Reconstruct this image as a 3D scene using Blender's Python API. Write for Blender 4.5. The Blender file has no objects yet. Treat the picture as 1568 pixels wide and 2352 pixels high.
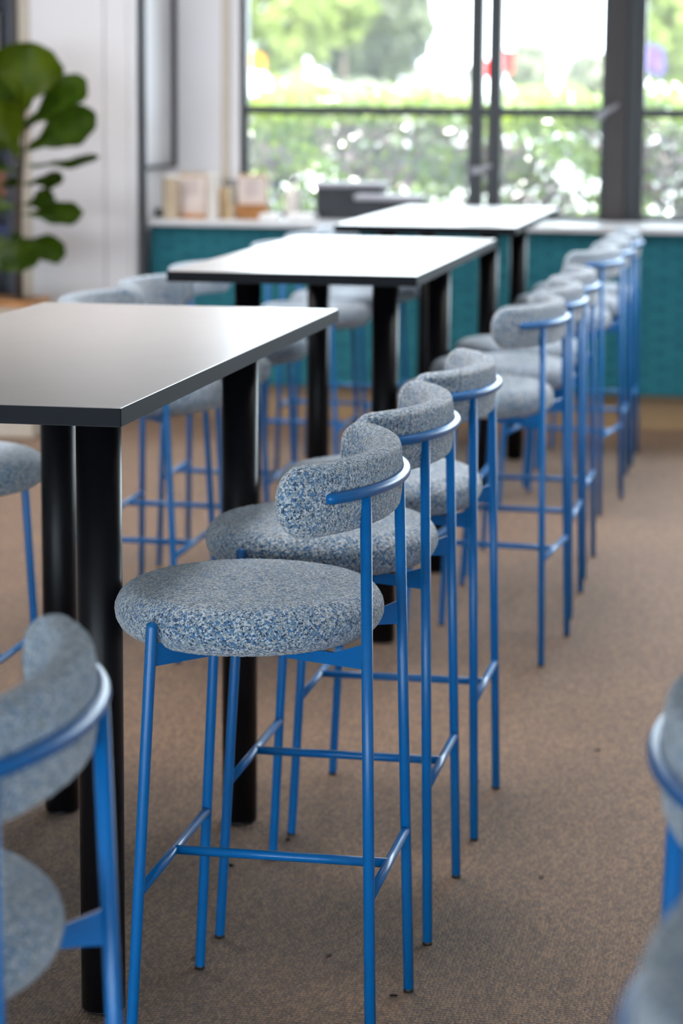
import bpy, bmesh, math, random
from mathutils import Vector, Matrix, noise
random.seed(7)
S = bpy.context.scene
COL = S.collection
PI = math.pi

# ------------------------------------------------------------------ camera
CAMZ = 1.4928
MR = Matrix(((0.98391, -0.03754, 0.17466), (0.17848, 0.16345, -0.97027), (0.00787, 0.98584, 0.16752)))
F = 5553.0
CL = Vector((0, 0, CAMZ))

def at(x, y, Y):
    """world point on the vertical plane at distance Y seen at photo pixel x, y (used to read positions off the photo)"""
    d = MR @ Vector(((x - 784) / F, -(y - 1176) / F, -1.0))
    return CL + d * (Y / d.y)

cd = bpy.data.cameras.new('camera')
cam = bpy.data.objects.new('camera', cd)
COL.objects.link(cam)
cam.matrix_world = Matrix.Translation(CL) @ MR.to_4x4()
cd.sensor_fit = 'VERTICAL'
cd.sensor_height = 36.0
cd.lens = 85.0
cd.clip_end = 600
cd.dof.use_dof = True
foc = Vector((-0.72, 3.55, 0.85)) - CL
cd.dof.focus_distance = -(MR.transposed() @ foc).z
cd.dof.aperture_fstop = 4.1
S.camera = cam

# ------------------------------------------------------------------ materials
def mat(name):
    m = bpy.data.materials.new(name)
    m.use_nodes = True
    nt = m.node_tree
    b = nt.nodes['Principled BSDF']
    return m, nt, b

def N(nt, kind, **kw):
    n = nt.nodes.new(kind)
    for k, v in kw.items():
        if hasattr(n, k):
            setattr(n, k, v)
        else:
            n.inputs[k].default_value = v
    return n

def plain(name, col, rough=0.5, spec=0.5, metal=0.0, var=0.06, scale=30.0, bump=0.0):
    m, nt, b = mat(name)
    tc = N(nt, 'ShaderNodeTexCoord')
    nz = N(nt, 'ShaderNodeTexNoise', Scale=scale, Detail=3.0)
    nt.links.new(tc.outputs['Object'], nz.inputs['Vector'])
    r = N(nt, 'ShaderNodeValToRGB')
    r.color_ramp.elements[0].position = 0.3
    r.color_ramp.elements[1].position = 0.7
    r.color_ramp.elements[0].color = [c * (1 - var) for c in col] + [1]
    r.color_ramp.elements[1].color = [min(1, c * (1 + var)) for c in col] + [1]
    nt.links.new(nz.outputs['Fac'], r.inputs['Fac'])
    nt.links.new(r.outputs['Color'], b.inputs['Base Color'])
    b.inputs['Roughness'].default_value = rough
    b.inputs['Specular IOR Level'].default_value = spec
    b.inputs['Metallic'].default_value = metal
    if bump:
        bp = N(nt, 'ShaderNodeBump', Strength=bump, Distance=0.002)
        nt.links.new(nz.outputs['Fac'], bp.inputs['Height'])
        nt.links.new(bp.outputs['Normal'], b.inputs['Normal'])
    return m

def boucle():
    m, nt, b = mat('boucle_fabric')
    tc = N(nt, 'ShaderNodeTexCoord')
    # warp a little so loops are not a clean cell pattern
    nz = N(nt, 'ShaderNodeTexNoise', Scale=210.0, Detail=2.0)
    nt.links.new(tc.outputs['Object'], nz.inputs['Vector'])
    mx = N(nt, 'ShaderNodeMixRGB', blend_type='ADD')
    mx.inputs['Fac'].default_value = 0.006
    nt.links.new(tc.outputs['Object'], mx.inputs['Color1'])
    nt.links.new(nz.outputs['Color'], mx.inputs['Color2'])
    v = N(nt, 'ShaderNodeTexVoronoi', Scale=370.0)
    nt.links.new(mx.outputs['Color'], v.inputs['Vector'])
    sp = N(nt, 'ShaderNodeSeparateColor')
    nt.links.new(v.outputs['Color'], sp.inputs['Color'])
    r = N(nt, 'ShaderNodeValToRGB')
    cr = r.color_ramp
    cr.interpolation = 'CONSTANT'
    stops = [(0.0, (0.030, 0.068, 0.130)), (0.16, (0.075, 0.210, 0.430)), (0.36, (0.190, 0.305, 0.430)),
             (0.52, (0.370, 0.430, 0.460)), (0.72, (0.510, 0.495, 0.470)), (0.79, (0.660, 0.710, 0.740))]
    cr.elements[0].position = 0.0
    cr.elements[0].color = list(stops[0][1]) + [1]
    cr.elements[1].position = stops[1][0]
    cr.elements[1].color = list(stops[1][1]) + [1]
    for p, c in stops[2:]:
        e = cr.elements.new(p)
        e.color = list(c) + [1]
    nt.links.new(sp.outputs['Red'], r.inputs['Fac'])
    nt.links.new(r.outputs['Color'], b.inputs['Base Color'])
    b.inputs['Roughness'].default_value = 0.95
    b.inputs['Specular IOR Level'].default_value = 0.15
    b.inputs['Sheen Weight'].default_value = 0.6
    b.inputs['Sheen Roughness'].default_value = 0.5
    bp = N(nt, 'ShaderNodeBump', Strength=0.75, Distance=0.0022)
    bp.invert = True
    nt.links.new(v.outputs['Distance'], bp.inputs['Height'])
    nt.links.new(bp.outputs['Normal'], b.inputs['Normal'])
    return m

def carpet():
    m, nt, b = mat('carpet_loop')
    tc = N(nt, 'ShaderNodeTexCoord')
    mp = N(nt, 'ShaderNodeMapping')
    mp.inputs['Scale'].default_value = (150, 105, 1)
    nt.links.new(tc.outputs['Object'], mp.inputs['Vector'])
    v = N(nt, 'ShaderNodeTexVoronoi', Scale=1.0, Randomness=0.55)
    v.voronoi_dimensions = '2D'
    nt.links.new(mp.outputs['Vector'], v.inputs['Vector'])
    sp = N(nt, 'ShaderNodeSeparateColor')
    nt.links.new(v.outputs['Color'], sp.inputs['Color'])
    r = N(nt, 'ShaderNodeValToRGB')
    r.color_ramp.elements[0].color = (0.088, 0.046, 0.023, 1)
    r.color_ramp.elements[1].color = (0.250, 0.146, 0.080, 1)
    nt.links.new(sp.outputs['Green'], r.inputs['Fac'])
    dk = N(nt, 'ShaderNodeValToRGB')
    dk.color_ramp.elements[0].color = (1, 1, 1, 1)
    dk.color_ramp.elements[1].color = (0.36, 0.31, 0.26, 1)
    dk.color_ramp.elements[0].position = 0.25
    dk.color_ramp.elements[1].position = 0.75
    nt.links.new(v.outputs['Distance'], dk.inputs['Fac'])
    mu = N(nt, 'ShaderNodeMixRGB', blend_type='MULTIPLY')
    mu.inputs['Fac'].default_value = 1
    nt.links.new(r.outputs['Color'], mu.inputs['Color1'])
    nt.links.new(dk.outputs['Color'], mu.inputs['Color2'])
    big = N(nt, 'ShaderNodeTexNoise', Scale=2.2, Detail=4.0)
    nt.links.new(tc.outputs['Object'], big.inputs['Vector'])
    br = N(nt, 'ShaderNodeValToRGB')
    br.color_ramp.elements[0].color = (0.88, 0.87, 0.86, 1)
    br.color_ramp.elements[1].color = (1.0, 1.0, 1.0, 1)
    br.color_ramp.elements[0].position = 0.35
    br.color_ramp.elements[1].position = 0.65
    nt.links.new(big.outputs['Fac'], br.inputs['Fac'])
    m2 = N(nt, 'ShaderNodeMixRGB', blend_type='MULTIPLY')
    m2.inputs['Fac'].default_value = 1
    nt.links.new(mu.outputs['Color'], m2.inputs['Color1'])
    nt.links.new(br.outputs['Color'], m2.inputs['Color2'])
    nt.links.new(m2.outputs['Color'], b.inputs['Base Color'])
    b.inputs['Roughness'].default_value = 0.8
    b.inputs['Specular IOR Level'].default_value = 0.5
    b.inputs['Sheen Weight'].default_value = 0.08
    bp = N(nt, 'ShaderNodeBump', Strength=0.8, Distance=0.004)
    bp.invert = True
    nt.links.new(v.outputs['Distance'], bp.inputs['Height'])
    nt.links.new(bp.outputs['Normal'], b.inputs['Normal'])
    return m

def teal_tile():
    m, nt, b = mat('teal_relief_panel')
    tc = N(nt, 'ShaderNodeTexCoord')
    sx = N(nt, 'ShaderNodeSeparateXYZ')
    cx = N(nt, 'ShaderNodeCombineXYZ')
    nt.links.new(tc.outputs['Object'], sx.inputs['Vector'])
    nt.links.new(sx.outputs['X'], cx.inputs['X'])
    nt.links.new(sx.outputs['Z'], cx.inputs['Y'])
    br = N(nt, 'ShaderNodeTexBrick')
    br.inputs['Scale'].default_value = 1.0
    br.inputs['Brick Width'].default_value = 0.15
    br.inputs['Row Height'].default_value = 0.034
    br.inputs['Mortar Size'].default_value = 0.009
    br.inputs['Mortar Smooth'].default_value = 1.0
    br.inputs['Color1'].default_value = (0.010, 0.150, 0.200, 1)
    br.inputs['Color2'].default_value = (0.016, 0.185, 0.235, 1)
    br.inputs['Mortar'].default_value = (0.004, 0.085, 0.120, 1)
    nt.links.new(cx.outputs['Vector'], br.inputs['Vector'])
    nt.links.new(br.outputs['Color'], b.inputs['Base Color'])
    b.inputs['Roughness'].default_value = 0.6
    b.inputs['Specular IOR Level'].default_value = 0.3
    bp = N(nt, 'ShaderNodeBump', Strength=0.5, Distance=0.006)
    bp.invert = True
    nt.links.new(br.outputs['Fac'], bp.inputs['Height'])
    nt.links.new(bp.outputs['Normal'], b.inputs['Normal'])
    return m

def glass():
    m = bpy.data.materials.new('window_glass')
    m.use_nodes = True
    nt = m.node_tree
    nt.nodes.clear()
    o = N(nt, 'ShaderNodeOutputMaterial')
    t = N(nt, 'ShaderNodeBsdfTransparent')
    g = N(nt, 'ShaderNodeBsdfGlossy', Roughness=0.02)
    d = N(nt, 'ShaderNodeBsdfTranslucent')
    d.inputs['Color'].default_value = (0.9, 0.92, 0.95, 1)
    lw = N(nt, 'ShaderNodeLayerWeight', Blend=0.12)
    mx = N(nt, 'ShaderNodeMixShader')
    m2 = N(nt, 'ShaderNodeMixShader')
    m2.inputs['Fac'].default_value = 0.02  # translucent share puts the hazy outdoor veil into the glass itself
    t.inputs['Color'].default_value = (0.95, 0.97, 0.97, 1)
    nt.links.new(lw.outputs['Fresnel'], mx.inputs['Fac'])
    nt.links.new(t.outputs[0], m2.inputs[1])
    nt.links.new(d.outputs[0], m2.inputs[2])
    nt.links.new(m2.outputs[0], mx.inputs[1])
    nt.links.new(g.outputs[0], mx.inputs[2])
    nt.links.new(mx.outputs[0], o.inputs['Surface'])
    return m

def leafy(name, c1, c2, rough=0.3, spec=0.6, trans=0.35, scale=9.0):
    m = bpy.data.materials.new(name)
    m.use_nodes = True
    nt = m.node_tree
    b = nt.nodes['Principled BSDF']
    o = nt.nodes['Material Output']
    tc = N(nt, 'ShaderNodeTexCoord')
    nz = N(nt, 'ShaderNodeTexNoise', Scale=scale, Detail=3.0)
    nt.links.new(tc.outputs['Object'], nz.inputs['Vector'])
    r = N(nt, 'ShaderNodeValToRGB')
    r.color_ramp.elements[0].position = 0.35
    r.color_ramp.elements[1].position = 0.65
    r.color_ramp.elements[0].color = list(c1) + [1]
    r.color_ramp.elements[1].color = list(c2) + [1]
    nt.links.new(nz.outputs['Fac'], r.inputs['Fac'])
    nt.links.new(r.outputs['Color'], b.inputs['Base Color'])
    b.inputs['Roughness'].default_value = rough
    b.inputs['Specular IOR Level'].default_value = spec
    t = N(nt, 'ShaderNodeBsdfTranslucent')
    nt.links.new(r.outputs['Color'], t.inputs['Color'])
    mx = N(nt, 'ShaderNodeMixShader')
    mx.inputs['Fac'].default_value = trans
    nt.links.new(b.outputs[0], mx.inputs[1])
    nt.links.new(t.outputs[0], mx.inputs[2])
    nt.links.new(mx.outputs[0], o.inputs['Surface'])
    return m

M = {}
M['fabric'] = boucle()
M['blue'] = plain('blue_powder_coat', (0.0015, 0.138, 0.420), 0.30, 0.42, var=0.03, scale=60)
M['black_plastic'] = plain('black_plastic', (0.010, 0.010, 0.012), 0.5)
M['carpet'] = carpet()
M['top'] = plain('table_laminate', (0.31, 0.295, 0.29), 0.30, 1.0, var=0.03, scale=14)
M['edge'] = plain('black_edge_band', (0.006, 0.0075, 0.012), 0.55, 0.15)
M['black'] = plain('black_satin_steel', (0.004, 0.004, 0.0055), 0.36, 0.2)
M['teal'] = teal_tile()
M['stone'] = plain('pale_counter_top', (0.60, 0.61, 0.64), 0.22, 0.6, var=0.05)
M['kick'] = plain('tan_kickboard', (0.330, 0.215, 0.105), 0.5)
M['white'] = plain('white_paint', (0.76, 0.75, 0.78), 0.5, 0.4, var=0.015, scale=3)
M['cream'] = plain('cream_panel', (0.55, 0.49, 0.41), 0.5, var=0.03)
M['ceiling'] = plain('ceiling_paint', (0.42, 0.42, 0.42), 0.8, 0.2, var=0.02, scale=4)
M['frame'] = plain('dark_aluminium', (0.020, 0.021, 0.026), 0.4, 0.5)
M['pillar'] = plain('dark_brown_steel', (0.050, 0.042, 0.042), 0.5, 0.4)
M['glass'] = glass()
M['pole'] = plain('charcoal_steel', (0.028, 0.030, 0.042), 0.4)
M['fig'] = leafy('fig_leaf', (0.030, 0.070, 0.003), (0.060, 0.110, 0.005), 0.35, 0.35, 0.22, 14)
M['fig_light'] = leafy('young_fig_leaf', (0.080, 0.130, 0.004), (0.120, 0.170, 0.006), 0.38, 0.35, 0.30, 12)
M['bark'] = plain('brown_bark', (0.055, 0.032, 0.022), 0.8, bump=0.5)
M['wood'] = plain('orange_wood', (0.430, 0.200, 0.070), 0.45, var=0.2, scale=12)
M['board'] = plain('brown_wood', (0.330, 0.130, 0.020), 0.4, var=0.2, scale=20)
M['kraft'] = plain('kraft_cardboard', (0.500, 0.350, 0.190), 0.7)
M['paper'] = plain('cream_paper', (0.680, 0.590, 0.560), 0.7)
M['ink'] = plain('grey_ink', (0.330, 0.270, 0.260), 0.7)
M['cup'] = plain('ribbed_paper_cup', (0.520, 0.420, 0.300), 0.6)
M['cupwhite'] = plain('white_paper_cup', (0.680, 0.640, 0.600), 0.5)
M['wire'] = plain('dark_wire', (0.030, 0.032, 0.042), 0.35, metal=0.3)
M['boxblack'] = plain('black_box_plastic', (0.016, 0.017, 0.024), 0.45)
M['boxgrey'] = plain('pale_grey_lid', (0.330, 0.320, 0.360), 0.3)
M['soil'] = plain('dark_soil', (0.035, 0.025, 0.018), 0.9, bump=1.0)
M['shelf'] = plain('dark_navy_cabinet', (0.035, 0.040, 0.060), 0.4)
M['brown'] = plain('brown_box', (0.200, 0.085, 0.045), 0.6)
M['navybox'] = plain('navy_box', (0.030, 0.050, 0.150), 0.5)
M['hedge_a'] = leafy('hedge_leaf_green', (0.050, 0.110, 0.008), (0.100, 0.175, 0.012), 0.16, 0.8, 0.35, 6)
M['hedge_b'] = leafy('hedge_leaf_lime', (0.120, 0.200, 0.008), (0.220, 0.290, 0.014), 0.16, 0.8, 0.40, 6)
M['hedge_c'] = leafy('hedge_leaf_bronze', (0.055, 0.034, 0.034), (0.100, 0.062, 0.060), 0.14, 0.9, 0.20, 6)
M['hedge_core'] = plain('hedge_twigs', (0.050, 0.045, 0.030), 0.9)
M['treeleaf'] = leafy('tree_leaf_grey_green', (0.060, 0.075, 0.045), (0.105, 0.120, 0.070), 0.5, 0.4, 0.3, 1.0)
M['treelime'] = leafy('tree_leaf_lime', (0.170, 0.220, 0.050), (0.260, 0.300, 0.080), 0.5, 0.4, 0.4, 1.0)
M['treepale'] = leafy('tree_leaf_pale', (0.150, 0.160, 0.110), (0.220, 0.230, 0.160), 0.5, 0.4, 0.35, 1.0)
M['lawn'] = plain('dry_lawn', (0.190, 0.220, 0.070), 0.9, var=0.15, scale=0.8)
M['paving'] = plain('pale_paving', (0.20, 0.19, 0.18), 0.8, var=0.1, scale=3)
M['red'] = leafy('red_flag_cloth', (0.75, 0.03, 0.04), (0.85, 0.05, 0.05), 0.7, 0.2, 0.5)
M['purple'] = leafy('purple_flag_cloth', (0.16, 0.09, 0.42), (0.22, 0.13, 0.50), 0.7, 0.2, 0.5)
M['yellow'] = leafy('yellow_flag_cloth', (0.75, 0.36, 0.02), (0.80, 0.45, 0.04), 0.7, 0.2, 0.5)
M['whitemetal'] = plain('white_metal', (0.78, 0.78, 0.78), 0.35)
M['render'] = plain('grey_render', (0.28, 0.27, 0.28), 0.8, scale=1)
M['carpaint'] = plain('white_car_paint', (0.75, 0.76, 0.78), 0.15, 0.6)
M['deadleaf'] = plain('dry_leaf', (0.045, 0.028, 0.012), 0.8)
M['clear'] = glass()

# ------------------------------------------------------------------ mesh helpers
def link(name, bm, m, parent=None, smooth=True, mats=None):
    me = bpy.data.meshes.new(name)
    bm.normal_update()
    bm.to_mesh(me)
    bm.free()
    for x in (mats or [m]):
        me.materials.append(x)
    if smooth:
        for p in me.polygons:
            p.use_smooth = True
    o = bpy.data.objects.new(name, me)
    COL.objects.link(o)
    if parent:
        o.parent = parent
    return o

def thing(name, label, cat, loc=(0, 0, 0), rz=0.0, group=None):
    o = bpy.data.objects.new(name, None)
    o.empty_display_size = 0.1
    COL.objects.link(o)
    o.location = loc
    o.rotation_euler = (0, 0, rz)
    tag(o, label, cat, group)
    return o

def tag(o, label, cat, group=None, kind=None):
    o['label'] = label
    o['category'] = cat
    if group:
        o['group'] = group
    if kind:
        o['kind'] = kind
    return o

def struct(o):
    o['kind'] = 'structure'
    return o

def dup(root, loc, rz, label, group=None):
    def cp(o, par):
        c = o.copy()
        COL.objects.link(c)
        if par:
            c.parent = par
        for ch in list(o.children):
            cp(ch, c)
        return c
    r = cp(root, None)
    r.location = loc
    r.rotation_euler = (0, 0, rz)
    r['label'] = label
    if group:
        r['group'] = group
    return r

def box(bm, lo, hi, bev=0.0):
    lo, hi = Vector(lo), Vector(hi)
    vs = [bm.verts.new((x, y, z)) for z in (lo.z, hi.z) for y in (lo.y, hi.y) for x in (lo.x, hi.x)]
    fs = [(0, 2, 3, 1), (4, 5, 7, 6), (0, 1, 5, 4), (2, 6, 7, 3), (0, 4, 6, 2), (1, 3, 7, 5)]
    faces = [bm.faces.new([vs[i] for i in f]) for f in fs]
    if bev:
        es = {e for f in faces for e in f.edges}
        bmesh.ops.bevel(bm, geom=list(es), offset=bev, segments=2, affect='EDGES', profile=0.5)
    return bm

def boxes(name, m, parent, lst, bev=0.0, smooth=False):
    bm = bmesh.new()
    for lo, hi in lst:
        box(bm, lo, hi, bev)
    return link(name, bm, m, parent, smooth)

def tube(bm, pts, r, seg=14, cap='round', r2=None):
    pts = [Vector(p) for p in pts]
    n = len(pts)
    rad = [r + (r2 - r) * i / (n - 1) for i in range(n)] if r2 is not None else [r] * n
    if cap == 'round':
        t0 = (pts[0] - pts[1]).normalized()
        t1 = (pts[-1] - pts[-2]).normalized()
        a = [(pts[0] + t0 * rad[0] * s, rad[0] * math.sqrt(max(0.0, 1 - s * s))) for s in (0.98, 0.8, 0.5)]
        b = [(pts[-1] + t1 * rad[-1] * s, rad[-1] * math.sqrt(max(0.0, 1 - s * s))) for s in (0.5, 0.8, 0.98)]
        pts = [p for p, _ in a] + pts + [p for p, _ in b]
        rad = [q for _, q in a] + rad + [q for _, q in b]
        n = len(pts)
    t = (pts[1] - pts[0]).normalized()
    u = t.orthogonal().normalized()
    rings = []
    for i in range(n):
        tn = (pts[min(i + 1, n - 1)] - pts[max(i - 1, 0)]).normalized()
        u = (u - tn * u.dot(tn)).normalized()
        w = tn.cross(u)
        rings.append([bm.verts.new(pts[i] + (u * math.cos(2 * PI * k / seg) + w * math.sin(2 * PI * k / seg)) * rad[i]) for k in range(seg)])
    for i in range(n - 1):
        for k in range(seg):
            bm.faces.new((rings[i][k], rings[i][(k + 1) % seg], rings[i + 1][(k + 1) % seg], rings[i + 1][k]))
    bm.faces.new(rings[0][::-1])
    bm.faces.new(rings[-1])
    return bm

def lathe(bm, prof, c=(0, 0), seg=24, z0=0.0):
    rings = []
    for r, z in prof:
        rings.append([bm.verts.new((c[0] + r * math.cos(2 * PI * k / seg), c[1] + r * math.sin(2 * PI * k / seg), z0 + z)) for k in range(seg)])
    for i in range(len(prof) - 1):
        for k in range(seg):
            bm.faces.new((rings[i][k], rings[i][(k + 1) % seg], rings[i + 1][(k + 1) % seg], rings[i + 1][k]))
    bm.faces.new(rings[0][::-1])
    bm.faces.new(rings[-1])
    return bm

def lumps(bm, amp, sc):
    bm.normal_update()
    off = []
    for v in bm.verts:
        off.append(v.normal * amp * (noise.noise(v.co * sc) + 0.6 * noise.noise(v.co * sc * 2.3)))
    for v, o in zip(bm.verts, off):
        v.co += o

# ------------------------------------------------------------------ bar stool
SEAT_Z, RX, RY, HS = 0.700, 0.2132, 0.2326, 0.038

def seat_bm():
    bm = bmesh.new()
    seg = 260
    prof = []
    for i in range(22):                       # flat underside, rounded rim
        a = -PI / 2 + PI * i / 21
        prof.append((math.cos(a), math.sin(a)))
    rings = []
    low = [0.0, 0.25, 0.5, 0.75, 0.9]
    top = [1 - 0.03 * i for i in range(1, 33)] + [0.01]
    def ring(fr, z):
        return [bm.verts.new((fr[0] * math.cos(2 * PI * k / seg), fr[1] * math.sin(2 * PI * k / seg), z)) for k in range(seg)]
    for f in low[1:]:
        rings.append(ring(((RX - HS) * f, (RY - HS) * f), SEAT_Z - HS))
    for c, s in prof:
        rings.append(ring((RX - HS + HS * c, RY - HS + HS * c), SEAT_Z + HS * s))
    for f in top:
        rings.append(ring(((RX - HS) * f, (RY - HS) * f), SEAT_Z + HS + 0.004 * (1 - f * f)))
    for i in range(len(rings) - 1):
        for k in range(seg):
            bm.faces.new((rings[i][k], rings[i][(k + 1) % seg], rings[i + 1][(k + 1) % seg], rings[i + 1][k]))
    bm.faces.new(rings[0][::-1])
    bm.faces.new(rings[-1])
    lumps(bm, 0.0011, 150)
    return bm

BX, BRX, BRY, BA, BZ, BH, BT = 0.0216, 0.1924, 0.3075, 1.1527, 0.9121, 0.1092, 0.0475

def back_bm():
    bm = bmesh.new()
    ns, na = 190, 72
    L = 2 * BA * 0.25
    rows = []
    for i in range(ns + 1):
        u = i / ns
        # cosine spacing so the rounded ends get enough rings
        s = 0.5 * (1 - math.cos(PI * u)) * 0.35 + u * 0.65
        s = min(max(s, 0.0006), 0.9994)
        th = -BA + 2 * BA * s
        d = min(s, 1 - s) * L
        rr = BH / 2
        pr = math.sqrt(max(0.0, 1 - (1 - d / rr) ** 2)) if d < rr else 1.0
        tt = BT / 2
        pt = math.sqrt(max(0.0, 1 - (1 - d / tt) ** 2)) if d < tt else 1.0
        ring = []
        for k in range(na):
            a = 2 * PI * k / na
            ca, sa = math.cos(a), math.sin(a)
            # stadium section, points spread along its perimeter
            h = max(BH / 2 * pr - tt * pt, 0.0)
            dz = h * max(-1, min(1, sa * 1.6)) + tt * pt * sa
            dn = tt * pt * (abs(ca) ** 0.7) * (1 if ca > 0 else -1)
            ring.append(bm.verts.new((BX + (BRX + dn) * math.cos(th), (BRY + dn) * math.sin(th), BZ + dz)))
        rows.append(ring)
    for i in range(ns):
        for k in range(na):
            bm.faces.new((rows[i][k], rows[i][(k + 1) % na], rows[i + 1][(k + 1) % na], rows[i + 1][k]))
    bm.faces.new(rows[0][::-1])
    bm.faces.new(rows[-1])
    bmesh.ops.recalc_face_normals(bm, faces=bm.faces)
    lumps(bm, 0.0011, 150)
    return bm

LEGS = {'front': ((-0.1042, 0.2167, 0.7055), (-0.1392, 0.2322, 0.004)),
        'back': ((0.2125, 0.1605, 0.9105), (0.2345, 0.1943, 0.004))}
LR = 0.0090

def leg_pt(kind, sg, z):
    a, b = Vector(LEGS[kind][0]), Vector(LEGS[kind][1])
    p = b + (a - b) * ((z - b.z) / (a.z - b.z))
    return Vector((p.x, p.y * sg, z))

def make_stool():
    t = thing('bar_stool', '', 'bar stool', (0, 0, 0), 0, 'blue bar stools around the high tables')
    link('seat', seat_bm(), M['fabric'], t)
    bm = bmesh.new()
    lathe(bm, [(0.150, 0), (0.158, 0.002), (0.158, 0.007), (0.150, 0.009)], seg=40, z0=SEAT_Z - HS - 0.0075)
    link('seat_base', bm, M['black_plastic'], t)['label'] = 'black plate under the seat'
    link('backrest', back_bm(), M['fabric'], t)
    bm = bmesh.new()
    ar = 0.80
    tube(bm, [(BX + (BRX + 0.0275) * math.cos(a), (BRY + 0.0275) * math.sin(a), 0.9165)
              for a in [-ar + 2 * ar * i / 48 for i in range(49)]], LR, 16)
    link('back_rail', bm, M['blue'], t)
    for kind in ('front', 'back'):
        for sg in (-1, 1):
            bm = bmesh.new()
            z1 = LEGS[kind][0][2]
            tube(bm, [leg_pt(kind, sg, 0.006), leg_pt(kind, sg, z1 * 0.5), leg_pt(kind, sg, z1)], LR, 16,
                 cap='round' if kind == 'front' else 'flat')
            lg = link('leg', bm, M['blue'], t)
            bm = bmesh.new()
            p = leg_pt(kind, sg, 0.0)
            lathe(bm, [(LR * 0.9, 0.0), (LR * 1.01, 0.001), (LR * 1.01, 0.005), (LR * 0.9, 0.006)], (p.x, p.y), 16)
            link('foot_cap', bm, M['black_plastic'], lg)['label'] = 'black rubber foot cap'
            # flat steel bracket carrying the seat
            bm = bmesh.new()
            a = leg_pt(kind, sg, 0.668)
            d = Vector((-a.x, -a.y, 0)).normalized()
            if kind == 'back':
                d = Vector((-1.0, -sg * 0.45, 0)).normalized()
            else:
                d = Vector((0.75, -sg * 1.0, 0)).normalized()
            w = d.cross(Vector((0, 0, 1))) * 0.003
            prof = [(0.004, 0.645), (0.15, 0.6435), (0.15, 0.6625), (0.06, 0.6640), (0.004, 0.684)]
            vv = [[bm.verts.new(Vector((a.x, a.y, 0)) + d * q + w * s + Vector((0, 0, z))) for q, z in prof] for s in (-1, 1)]
            bm.faces.new(vv[0])
            bm.faces.new(vv[1][::-1])
            for i in range(5):
                j = (i + 1) % 5
                bm.faces.new((vv[0][j], vv[0][i], vv[1][i], vv[1][j]))
            bmesh.ops.recalc_face_normals(bm, faces=bm.faces)
            link('seat_bracket', bm, M['blue'], t, smooth=False)
    zb = 0.288
    f0, f1, b0, b1 = leg_pt('front', -1, zb), leg_pt('front', 1, zb), leg_pt('back', -1, zb), leg_pt('back', 1, zb)
    for a, b in ((f0, f1), (b0, b1), ((f0 + f1) / 2, (b0 + b1) / 2)):
        bm = bmesh.new()
        tube(bm, [a, (a + b) / 2, b], 0.0078, 14, cap='flat')
        link('footrest_bar', bm, M['blue'], t)
    return t

XR = -0.8105
G = 'blue bar stools around the high tables'
stools = [
    ((XR, 3.6865), 0.0, 'sharply focused bar stool with blue frame and speckled blue-grey seat, right of the nearest table'),
    ((XR - 0.002, 4.312), 0.0, 'blue-framed bar stool directly behind the sharply focused one, its seat peeping out under that backrest'),
    ((XR + 0.002, 4.945), 0.0, 'third blue-framed bar stool along the right side of the nearest table, at its far end'),
    ((-0.808, 6.545), -0.09, 'blue-framed stool with whole grey seat showing, first of three along the second table'),
    ((XR + 0.006, 7.150), 0.0, 'middle blue-framed stool of the three on the right side of the second table'),
    ((XR - 0.003, 7.765), 0.0, 'last blue-framed stool on the right of the second table, mostly hidden behind two others'),
    ((XR - 0.014, 9.010), -0.14, 'blue-framed stool nearest the camera on the right side of the farthest table'),
    ((XR - 0.010, 9.620), 0.0, 'middle one of three blurred stools at the right side of the farthest table'),
    ((XR - 0.006, 10.250), 0.0, 'blue-framed stool closest to the teal counter, end of the right-hand row'),
    ((-0.868, 2.111), -0.026, 'blurred blue-framed stool cut off in the lower left corner, backrest and rail in the foreground'),
    ((0.148, 2.144), 3.222, 'blurred stool half out of frame at the right edge, higher of the two there'),
    ((0.172, 1.520), 2.90, 'large blurred stool backrest in the lower right corner, lower of the two at that edge'),
    ((-1.762, 4.945), PI, 'blue-framed stool left of the nearest table, dark seat cut by the left frame edge'),
    ((-1.690, 6.390), PI, 'blue-framed stool on the left side of the second table, seen under the near tabletop'),
    ((-1.695, 7.000), PI, 'middle stool on the left side of the second table, backrest peeping over the near tabletop'),
    ((-1.710, 7.670), PI, 'third stool left of the second table, its seat tip between two black legs'),
    ((-1.720, 8.950), PI, 'pale-seated stool left of the farthest table, seen between the black legs of the second table'),
    ((-1.720, 9.570), PI, 'second stool left of the farthest table, a pale seat sliver above the nearer pale seat'),
    ((-1.720, 10.190), PI, 'stool nearest the teal counter on the left side of the farthest table, mostly hidden'),
]
proto = make_stool()
for i, (xy, rz, lb) in enumerate(stools):
    if i == 0:
        proto.location = (xy[0], xy[1], 0)
        proto.rotation_euler = (0, 0, rz)
        proto['label'] = lb
        proto['group'] = G
    else:
        dup(proto, (xy[0], xy[1], 0), rz, lb, G)

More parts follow.
